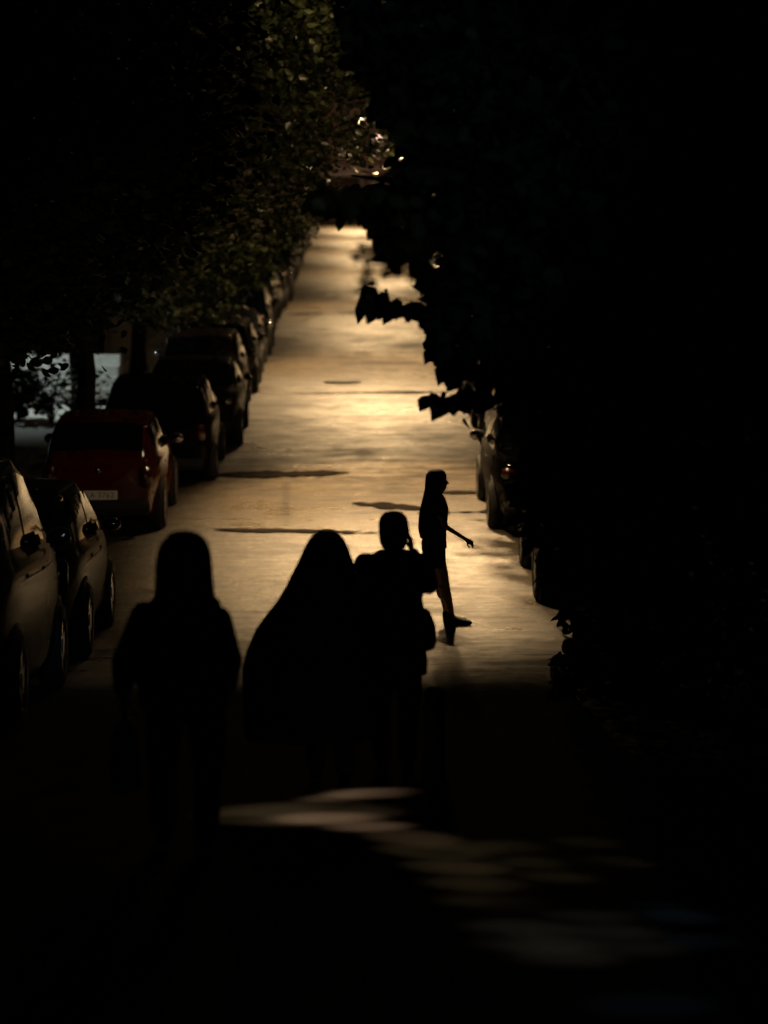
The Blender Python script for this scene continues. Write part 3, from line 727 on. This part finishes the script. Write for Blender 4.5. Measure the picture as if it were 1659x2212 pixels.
# --- person telephoning, seen from behind
X3 = .306; Y3 = 15.2
P3 = thing('person', (X3, Y3, gz(Y3) + .03), 'person in a dark coat seen from behind, holding a phone to the right ear', 'person')
tw = [(0, 0, .80, .15, .10), (0, 0, .88, .17, .12), (0, 0, .98, .15, .10), (0, 0, 1.12, .155, .105), (0, 0, 1.26, .185, .115), (0, -.01, 1.34, .19, .10), (0, -.01, 1.39, .11, .07)]
J = dict(chest=None, pelvis=None, torso=tw, neck=((0, -.01, 1.36), (0, .0, 1.46)), chin=(0, .0, 1.43), limbs=[
    ((.09, 0, .86), (.10, .03, .47), .085, .056), ((.10, .03, .47), (.09, -.01, .10), .054, .036), ((.09, -.01, .09), (.09, .05, .05), .036, .03),
    ((-.09, 0, .86), (-.08, .10, .47), .085, .056), ((-.08, .10, .47), (-.07, .12, .10), .054, .036), ((-.07, .12, .09), (-.07, .18, .05), .036, .03),
    ((.18, -.01, 1.33), (.225, .05, 1.19), .052, .045), ((.225, .05, 1.19), (.118, .06, 1.40), .04, .026),
    ((-.18, -.01, 1.33), (-.235, .0, 1.07), .052, .042), ((-.235, .0, 1.07), (-.13, .2, 1.0), .038, .026)])
body(P3, J, .12, .0, [dict(w=(.118, .06, 1.40), d=(-.1, -.02, 1), n=(-1, .2, -.1), side=1, curl=.5, s=.95), dict(w=(-.13, .2, 1.0), d=(1, .35, .05), n=(0, .1, -1), side=1, curl=.5)])
bm = bmesh.new()
loft(bm, [(.015, 0, .62, .20, .13), (.015, 0, .70, .205, .14), (.01, 0, .82, .195, .145), (0, 0, .95, .19, .135), (0, 0, 1.1, .185, .13), (0, 0, 1.24, .205, .135), (0, -.01, 1.34, .205, .12), (0, -.01, 1.39, .15, .095), (0, -.01, 1.425, .08, .075)])
for a, b, r0, r1 in J['limbs'][6:]: capsule(bm, a, Vector(b).lerp(Vector(a), .08), r0 + .022, r1 + .018)
remeshed('coat', bm, M['coat'], P3, .011)
bm = bmesh.new()
for a, b, r0, r1 in [J['limbs'][i] for i in (0, 1, 3, 4)]: capsule(bm, a, b, r0 + .016, r1 + .028)
remeshed('trousers', bm, M['coat'], P3, .011)
bm = bmesh.new(); loft(bm, [(0, -.03, 1.435, .070, .072), (0, -.03, 1.47, .085, .088), (0, -.02, 1.53, .092, .106), (0, -.012, 1.59, .094, .113), (0, -.01, 1.63, .082, .098), (0, -.01, 1.66, .055, .065), (0, -.01, 1.668, .02, .024)], 48, .02, 19)
h = bmobj('hair', bm, M['hairdk'], P3); h['cx'] = 0.; h['cy'] = -.01; hairstrands(h, .003)
shoe(P3, (.09, .04, 0)); shoe(P3, (-.07, .17, 0))
ph = thing('mobile_phone', (X3 + .100, Y3 + .085, gz(Y3) + .03 + 1.49), 'phone held to the ear of the person in the dark coat, faintly lit', 'phone', None, R(78))
ph.rotation_euler = (R(-8), R(0), R(80))
bm = bmesh.new(); box(bm, -.035, .035, -.004, .004, -.07, .07, .003); bmobj('case', bm, M['black'], ph, False)
bm = bmesh.new(); box(bm, -.031, .031, .0042, .0052, -.062, .062); bmobj('screen', bm, M['screen'], ph, False)
bm = bmesh.new(); 
for x, z in ((.02, .055), (.02, .04)): bmesh.ops.create_cone(bm, cap_ends=True, segments=16, radius1=.006, radius2=.006, depth=.003, matrix=Matrix.Translation((x, -.0052, z)) @ Matrix.Rotation(R(90), 4, 'X'))
bmobj('camera_lens', bm, M['head'], ph, False)
# shoulder bag on the right hip
bg = thing('shoulder_bag', (X3 + .205, Y3 - .02, gz(Y3) + .03 + .78), 'dark rounded bag hanging at the right hip of the person telephoning', 'bag')
bm = bmesh.new(); loft(bm, [(0, 0, 0, .02, .04), (0, 0, .015, .055, .10), (0, 0, .06, .07, .13), (0, 0, .16, .062, .13), (-.01, 0, .24, .04, .11), (-.01, 0, .26, .02, .09)], 24); bmobj('bag_body', bm, M['cape'], bg)
bm = bmesh.new(); tube(bm, [(-.02, .10, .24), (-.05, .12, .42), (-.13, .07, .58), (-.15, 0, .625), (-.14, -.08, .60), (-.05, -.14, .42), (-.02, -.10, .24)], .012, 6); bmobj('strap', bm, M['cape'], bg)

# --- woman with long spreading hair and a wide cape
X2, Y2 = -.115, 14.75
P2 = thing('person', (X2, Y2, gz(Y2) + .03), 'woman with long voluminous hair wrapped in a wide dark cape, seen from behind', 'person')
tw = [(0, 0, .76, .16, .11), (0, 0, .84, .175, .125), (0, 0, .94, .15, .10), (0, 0, 1.06, .145, .10), (0, 0, 1.18, .17, .11), (0, -.01, 1.26, .17, .09), (0, -.01, 1.31, .1, .065)]
J = dict(chest=None, pelvis=None, torso=tw, neck=((0, -.01, 1.28), (0, .0, 1.37)), chin=(0, .0, 1.335), limbs=[
    ((.09, 0, .82), (.12, .02, .44), .085, .055), ((.12, .02, .44), (.11, -.03, .10), .052, .036), ((.11, -.03, .09), (.11, .03, .05), .036, .03),
    ((-.09, 0, .82), (-.08, .10, .44), .085, .055), ((-.08, .10, .44), (-.07, .10, .10), .052, .036), ((-.07, .10, .09), (-.07, .16, .05), .036, .03),
    ((.17, -.01, 1.25), (.22, .02, 1.0), .05, .04), ((.22, .02, 1.0), (.15, .18, .95), .038, .026),
    ((-.17, -.01, 1.25), (-.31, .02, 1.03), .05, .04), ((-.31, .02, 1.03), (-.38, .12, .85), .038, .026)])
body(P2, J, -.3, 0, [dict(w=(.15, .18, .95), d=(-1, .3, 0), n=(0, .1, -1), side=-1, curl=.5), dict(w=(-.38, .12, .85), d=(-.2, .2, -1), n=(.9, .1, 0), side=1, curl=.4)])
bm = bmesh.new(); loft(bm, [(-.11, 0, .26, .39, .19), (-.11, 0, .30, .40, .20), (-.115, 0, .52, .405, .21), (-.115, 0, .70, .405, .215), (-.105, 0, .82, .385, .20), (-.085, 0, .95, .345, .185), (-.05, 0, 1.08, .285, .165), (-.01, 0, 1.18, .235, .145), (0, -.01, 1.27, .19, .12), (0, -.01, 1.33, .10, .085)], 64, .02, 11)
bmobj('cape', bm, M['cape'], P2)
bm = bmesh.new()
for a, b, r0, r1 in [J['limbs'][i] for i in (0, 1, 3, 4)]: capsule(bm, a, b, r0 + .014, r1 + .03)
remeshed('trousers', bm, M['teal'], P2, .011)
bm = bmesh.new(); loft(bm, [(-.13, -.10, .80, .20, .09), (-.115, -.10, .92, .245, .115), (-.085, -.09, 1.05, .235, .13), (-.055, -.07, 1.16, .215, .13), (-.025, -.05, 1.27, .195, .125), (-.005, -.03, 1.36, .168, .125), (.0, -.02, 1.44, .138, .12), (0, -.015, 1.50, .108, .11), (0, -.01, 1.54, .076, .085), (0, -.01, 1.56, .034, .04)], 80, .022, 23)
h = bmobj('hair', bm, M['hairdk'], P2); h['cx'] = -.03; h['cy'] = -.05; hairstrands(h, .008)
shoe(P2, (.11, .03, 0)); shoe(P2, (-.07, .16, 0))

# --- woman with straight hair nearest the camera, left
X1, Y1 = -.80, 12.0
P1 = thing('person', (X1, Y1, gz(Y1) + .03), 'woman with straight shoulder-length hair and dark jacket, leftmost of the group seen from behind', 'person')
tw = [(0, 0, .80, .16, .11), (0, 0, .88, .18, .125), (0, 0, .98, .155, .10), (0, 0, 1.08, .155, .10), (0, 0, 1.19, .18, .11), (0, -.01, 1.27, .165, .09), (0, -.01, 1.33, .085, .065)]
J = dict(chest=None, pelvis=None, torso=tw, neck=((0, -.01, 1.32), (0, .0, 1.41)), chin=(0, .0, 1.38), limbs=[
    ((.09, 0, .86), (.10, .04, .46), .088, .056), ((.10, .04, .46), (.09, .0, .10), .054, .036), ((.09, .0, .09), (.09, .06, .05), .036, .03),
    ((-.09, 0, .86), (-.12, .12, .46), .088, .056), ((-.12, .12, .46), (-.12, .13, .10), .054, .036), ((-.12, .13, .09), (-.12, .19, .05), .036, .03),
    ((.155, -.01, 1.175), (.205, -.02, .97), .04, .042), ((.205, -.02, .97), (.19, .12, .80), .04, .027),
    ((-.19, -.01, 1.20), (-.28, -.02, .97), .04, .042), ((-.28, -.02, .97), (-.30, .05, .80), .04, .027)])
body(P1, J, .35, 0, [dict(w=(.19, .12, .82), d=(0, .3, -1), n=(-1, 0, 0), side=1, curl=.4), dict(w=(-.30, .05, .80), d=(0, .1, -1), n=(1, 0, 0), side=-1, curl=.9)])
bm = bmesh.new()
loft(bm, [(-.01, 0, .72, .21, .15), (-.01, 0, .84, .215, .155), (-.02, 0, .96, .235, .14), (-.02, 0, 1.08, .225, .135), (-.02, 0, 1.15, .215, .135), (-.01, -.01, 1.20, .19, .125), (-.01, -.01, 1.255, .14, .11), (0, -.01, 1.31, .10, .09), (0, -.01, 1.38, .075, .08)])
for a, b, r0, r1 in J['limbs'][6:]: capsule(bm, a, Vector(b).lerp(Vector(a), .08), r0 + .026, r1 + .02)
remeshed('jacket', bm, M['coat'], P1, .011)
bm = bmesh.new()
for a, b, r0, r1 in [J['limbs'][i] for i in (0, 1, 3, 4)]: capsule(bm, a, b, r0 + .014, r1 + .03)
remeshed('trousers', bm, M['jeans'], P1, .011)
bm = bmesh.new(); loft(bm, [(-.01, -.08, 1.04, .10, .03), (-.012, -.09, 1.10, .15, .06), (-.01, -.09, 1.17, .156, .08), (0, -.07, 1.25, .145, .095), (0, -.05, 1.34, .136, .108), (0, -.03, 1.44, .130, .12), (0, -.02, 1.51, .124, .12), (0, -.015, 1.56, .105, .11), (0, -.01, 1.60, .072, .08), (0, -.01, 1.617, .03, .035)], 72, .018, 29)
h = bmobj('hair', bm, M['hairbr'], P1); h['cx'] = 0.; h['cy'] = -.04; hairstrands(h, .006)
shoe(P1, (.09, .06, 0)); shoe(P1, (-.12, .19, 0))
tb = thing('tote_bag', (X1 - .31, Y1 + .04, gz(Y1) + .03 + .30), 'long teal cloth bag hanging from the left hand of the woman in the dark jacket', 'bag')
bm = bmesh.new(); loft(bm, [(0, 0, 0, .05, .13), (0, 0, .02, .075, .16), (0, 0, .15, .08, .165), (.0, 0, .30, .06, .165), (.0, 0, .37, .02, .16)], 32, .03, 7); bmobj('bag_body', bm, M['tealbag'], tb)
bm = bmesh.new(); tube(bm, [(0, .09, .36), (0, .05, .42), (0, .01, .45), (0, -.03, .42), (0, -.07, .36)], .009, 6); bmobj('handle', bm, M['tealbag'], tb)

P1.scale = (1.07, 1, 1)
# --- bollard
pb = thing('bollard', (.545, 14.6, gz(14.6) + .0), 'short black iron bollard to the right of the group', 'bollard')
bm = bmesh.new(); loft(bm, [(0, 0, 0, .09, .09), (0, 0, .05, .09, .09), (0, 0, .07, .07, .07), (0, 0, .46, .062, .062), (0, 0, .48, .075, .075), (0, 0, .51, .075, .075), (0, 0, .53, .055, .055)], 24); bmobj('post', bm, M['iron'], pb)
bm = bmesh.new(); bmesh.ops.create_uvsphere(bm, u_segments=20, v_segments=12, radius=.066, matrix=Matrix.Translation((0, 0, .57))); bmobj('cap', bm, M['iron'], pb)

# ------------------------------------------------------------------ lit forecourt on the left: low stone steps and a house behind
Ys = 47.5
st = thing('stone_steps', (-5.9, Ys, gz(Ys)), 'broad pale stone steps lit white, seen between leaves at the left', 'steps')
for k in range(5):
    bm = bmesh.new(); box(bm, -1.9, 1.35, k * .42, k * .42 + .415, -.1, .21 * (k + 1), .012); bmobj('step', bm, M['stone'], st, False)
bm = bmesh.new(); box(bm, -1.9, -1.55, -.2, 2.1, -.1, 1.25, .02); box(bm, -1.95, -1.5, -.25, 2.15, 1.253, 1.32, .01); bmobj('side_wall', bm, M['stone'], st, False)
ctr = thing('house', (-9.4, 57, gz(57)), 'dark plastered house behind the left-hand trees with a lit doorway post', 'house')
bm = bmesh.new(); box(bm, -3, 4.2, -4.5, 14, -1, 9.2); bmobj('wall', bm, M['plaster'], ctr, False)
bm = bmesh.new(); box(bm, -3.2, 4.45, -4.75, 14.2, 9.203, 9.5, .03); bmobj('cornice', bm, M['trim'], ctr, False)
bm = bmesh.new(); bmesh.ops.create_cone(bm, cap_ends=True, segments=4, radius1=6.2, radius2=1.2, depth=2.2, matrix=Matrix.Translation((.6, 4.7, 10.6)) @ Matrix.Diagonal((.85, 2.1, 1, 1)) @ Matrix.Rotation(R(45), 4, 'Z')); bmobj('roof', bm, M['black'], ctr, False)
def window(parent, face, x, y, z, w=.95, h=1.5):
    f = thing('window', (x, y, z), None, None); f.parent = parent; f.rotation_euler = (0, 0, face)
    bm = bmesh.new()
    for a in ((-w/2-.08, -w/2, 0, h), (w/2, w/2+.08, 0, h), (-w/2-.08, w/2+.08, h, h+.1)): box(bm, a[0], a[1], -.05, .02, a[2], a[3])
    box(bm, -.03, .03, -.03, .01, 0, h); bmobj('frame', bm, M['trim'], f, False)
    bm = bmesh.new(); box(bm, -w/2, w/2, -.012, .005, 0, h); bmobj('pane', bm, M['wglass'], f, False)
    bm = bmesh.new(); box(bm, -w/2-.12, w/2+.12, -.12, .02, -.07, -.003); bmobj('sill', bm, M['trim'], f, False)
for z in (1.2, 4.1, 6.8):
    for x in (-1.6, .6, 2.9): window(ctr, 0, x, -4.503, z)
for z in (4.1, 6.8):
    for y in (-2, 1.5, 5, 8.5, 12): window(ctr, R(90), 4.203, y, z)
for (bx, by, n, sz, lb) in ((-6.0, 44.6, 340, .17, 'broad-leaved shrub standing dark against the pale steps'), (-5.35, 44.1, 220, .12, 'small low shrub in front of the pale forecourt'), (-4.5, 43.4, 150, .13, 'shrub just behind the straight tree trunk on the left pavement')):
    sh = thing('shrub', (bx, by, gz(by) + .137), lb, 'shrub')
    r = random.Random(int(by * 10)); bm = bmesh.new(); C = []
    for k in range(9):
        a = r.uniform(0, 6.28); h_ = r.uniform(.5, 1.25); e = Vector((math.cos(a) * .4, math.sin(a) * .35, h_))
        tube(bm, [(0, 0, -.05), e * .5 + Vector((0, 0, .1)), e], [.014, .01, .004], 5)
        for q in range(n // 9): t = r.uniform(.35, 1.05); C.append((e * t + Vector((r.gauss(0, .09), r.gauss(0, .09), r.gauss(0, .08))))[:])
    bmobj('stems', bm, M['bark'], sh); link('foliage', leaf_mesh('foliage', np.array(C), sz, 5, .2), M['leafdark'], sh, False)
bm = bmesh.new(); box(bm, -.13, .13, -.13, .13, 0, 1.9, .02); box(bm, -.18, .18, -.18, .18, 1.903, 2.02, .01)
gp = bmobj('gate_post', bm, M['trim'], None, False); gp.location = (-7.05, 50.2, gz(50.2)); tag(gp, 'pale yellow lit gate post at the far left edge', 'gate post')
# tiny wall lamp with bluish light
wl = thing('wall_lamp', at(95, 608, 52.3), 'tiny bluish wall lamp shining in the dark at the left', 'lamp')
bm = bmesh.new(); bmesh.ops.create_uvsphere(bm, u_segments=16, v_segments=10, radius=.035); bmobj('globe', bm, emit('blue_lamp', (.35, .62, 1.0), 2.5), wl)
bm = bmesh.new(); box(bm, -.02, .02, .02, .25, .03, .06); bmobj('bracket', bm, M['steel'], wl)

# ------------------------------------------------------------------ building that closes the view at the top of the street
fb = thing('town_house', (0, 214, gz(214)), 'pinkish plastered building closing the top of the street, glimpsed through leaves', 'building')
bm = bmesh.new(); box(bm, -14, 14, 0, 9, -2, 11.5); bmobj('wall', bm, M['pink'], fb, False)
bm = bmesh.new(); box(bm, -14.3, 14.3, -.35, 9.3, 11.503, 12.1, .03); box(bm, -14.1, 14.1, -.2, -.003, 4.3, 4.6, .02); bmobj('cornice', bm, M['trim'], fb, False)
bm = bmesh.new(); box(bm, -14, 14, .5, 8.5, 12.103, 13.5, .4); bmobj('roof', bm, M['black'], fb, False)
for z in (5.4, 8.5):
    for x in range(-12, 13, 3): window(fb, 0, x, -.003, z, 1.1, 1.9)
for x in (-9, -6, -3, 3, 6, 9): window(fb, 0, x, -.003, 1.2, 1.1, 2.1)
bm = bmesh.new(); box(bm, -.75, .75, -.06, -.003, 0, 2.9, .02); bmobj('door', bm, M['wood'], fb, False)
for x in (-1.5, 1.5):
    bm = bmesh.new(); loft(bm, [(x, -.9, 0, .26, .26), (x, -.9, .2, .26, .26), (x, -.9, .24, .19, .19), (x, -.9, 3.5, .16, .16), (x, -.9, 3.55, .25, .25), (x, -.9, 3.7, .25, .25)], 20); bmobj('column', bm, M['trim'], fb)
bm = bmesh.new(); box(bm, -2, 2, -1.3, -.203, 3.703, 4.1, .02); bmobj('porch_roof', bm, M['trim'], fb, False)

# ------------------------------------------------------------------ remaining lamps
spot('forecourt_light', (-6.8, 47.4, gz(47) + 5.0), (-6.2, 47.0, gz(47)), 800, (.86, 1.0, .93), 100, .6, .1)
spot('junction_light', (3.0, 206, gz(206) + 8), (0, 213, gz(213) + 3.5), 450, (1, .58, .42), 120, .5, .15)
# unseen narrow spots added to lay light patches on the near ground
def ground_at(px, py):
    lo, hi = 5.0, 40.0
    for _ in range(40):
        Y = (lo + hi) / 2; q = at(px, py, Y)
        if q.z < gz(Y): hi = Y
        else: lo = Y
    return at(px, py, Y)
def shade_leaves(src, tgt, dist, spread, n, seed):  # leaves added in front of a spot to break up its beam
    r = random.Random(seed); d = (tgt - src).normalized(); u = d.orthogonal().normalized(); v = d.cross(u)
    return [(src + d * (dist + r.uniform(-.12, .12)) + u * r.gauss(0, spread) + v * r.gauss(0, spread)) for _ in range(n)]
sL = Vector((-3.3, 12.8, gz(12.8) + 5.0)); tL = ground_at(735, 1752)
spot('dapple_spot', sL, ground_at(800, 1718), 7500, (1, .66, .42), 5.0, 1, .05)
spot('dapple_spot', sL, ground_at(725, 1728), 3000, (1, .68, .42), 4.0, 1, .05)
spot('dapple_spot', sL, ground_at(700, 1770), 6500, (1, .66, .42), 6.0, 1, .05)
spot('dapple_spot', sL, ground_at(795, 1788), 5200, (1, .66, .42), 4.4, 1, .05)
spot('dapple_spot', sL, ground_at(640, 1760), 1800, (1, .74, .40), 11, 1, .03)
sR = Vector((3.5, 8.4, gz(8.4) + 4.6)); tR = ground_at(1130, 1900)
O1, O2, O3, BL = (1, .76, .40), (1, .84, .42), (.95, .90, .80), (.35, .65, 1.0)
for px, py, pw, sz, c in ((890, 1812, 1500, 3.4, (1, .70, .40)), (935, 1842, 1150, 3.8, O1), (985, 1878, 800, 3.8, O1), (1025, 1915, 480, 3.8, O1), (1060, 1955, 300, 4, O1), (1000, 1835, 420, 3.4, O1),
                          (1100, 1832, 330, 3.0, O2), (1150, 1868, 330, 3.2, O2), (1200, 1900, 250, 3.2, O2), (1270, 1825, 230, 2.8, O2), (1330, 1868, 260, 3.0, O2),
                          (1120, 2010, 420, 4.0, O3), (1165, 2045, 480, 4.4, O3), (1225, 2075, 330, 4.0, O3), (1270, 1985, 260, 3.6, O3), (1320, 2020, 300, 4.0, O3), (1380, 2055, 220, 3.8, O3),
                          (1425, 1970, 260, 3.2, BL), (1470, 1990, 220, 3.2, BL), (1510, 2040, 200, 3.4, BL), (1400, 2180, 120, 5, BL)):
    spot('dapple_spot', sR, ground_at(px, py), pw * (1.7 if py < 1960 else .95), c, sz * 1.25, 1, .03)
YC = [(q - NB)[:] for q in shade_leaves(sR, tR, .95, .17, 30, 4)]  # unseen extra leaves added to the young tree to break the right-hand spots
ch = [c for c in nb.children if c.name.startswith('crown')][0]; old = [v.co[:] for v in ch.data.vertices][::8]
ch.data = leaf_mesh('crown', np.array(old + YC), .06, 19, .4); ch.data.materials.append(M['leaf'])
pt = thing('beam_blocker_tree', (-4.9, 12.6, gz(12.6) + .13), 'unseen tree added on the left pavement to break the light below the group', 'tree')  # made-up tree out of view, blocks parts of the left-hand spots
bm = bmesh.new(); limbs(bm, 2.6, (2.2, 2.2, 1.8), 21, .13, 6, 4.9); bmobj('trunk', bm, M['bark'], pt)
C = [(q - pt.location)[:] for q in shade_leaves(sL, tL, 1.0, .20, 34, 12)] + [tuple(q) for q in crown_points(99, (1.5, 2.0, 1.6), 50, 60, .3) + np.array([-.9, 0, 5.2])]
link('crown', leaf_mesh('crown', np.array(C), .085, 77), M['leafdark'], pt, False)
# lanterns up the slope behind the viewer: they give the small highlights on the parked cars
spot('rear_lamp_light', (4.2, 1.0, 10.0), (-2.6, 21.5, 2.2), 700, (.45, .70, 1.0), 11, .5, .05)
for q, t in (((1.3, -9.0, 8.6), (-2.9, 31, 2.6)), ((1.9, -9.2, 8.4), (-2.9, 31, 2.6))):
    spot('upper_lamp_light', q, t, 1500, (1, .74, .45), 7, .7, .05)
l = bpy.data.lights.new('upper_lamp_spill', 'POINT'); l.energy = 12; l.color = (.6, .8, 1.0); l.shadow_soft_size = .05
o = bpy.data.objects.new('upper_lamp_spill', l); COL.objects.link(o); o.location = (3.5, -4, 9)

# ------------------------------------------------------------------ world + camera
w = bpy.data.worlds.new('World'); scene.world = w; w.use_nodes = True
nt = w.node_tree; bg = nt.nodes['Background']
sky = nt.nodes.new('ShaderNodeTexSky'); sky.sky_type = 'NISHITA'; sky.sun_disc = False
sky.sun_elevation = R(-8); sky.sun_rotation = R(200)
nt.links.new(sky.outputs[0], bg.inputs['Color']); bg.inputs['Strength'].default_value = .003
cd = bpy.data.cameras.new('camera'); cam = bpy.data.objects.new('camera', cd); COL.objects.link(cam); scene.camera = cam
cam.location = (0, 0, EYE); cam.rotation_euler = (R(90 - 5.32), 0, -.0162)
cd.sensor_fit = 'VERTICAL'; cd.sensor_height = 36; cd.lens = FPX / HPX * 36; cd.clip_end = 1000
cd.dof.use_dof = True; cd.dof.focus_distance = 22; cd.dof.aperture_fstop = 1.3; cd.dof.aperture_blades = 7
scene.view_settings.view_transform = 'Standard'; scene.view_settings.look = 'None'
scene.view_settings.exposure = 0; scene.view_settings.gamma = 1
scene.render.engine = 'CYCLES'; scene.cycles.max_bounces = 6; scene.cycles.diffuse_bounces = 2; scene.cycles.glossy_bounces = 3
scene.cycles.sample_clamp_indirect = 3; scene.cycles.use_denoising = True

scene.cycles.blur_glossy = .5
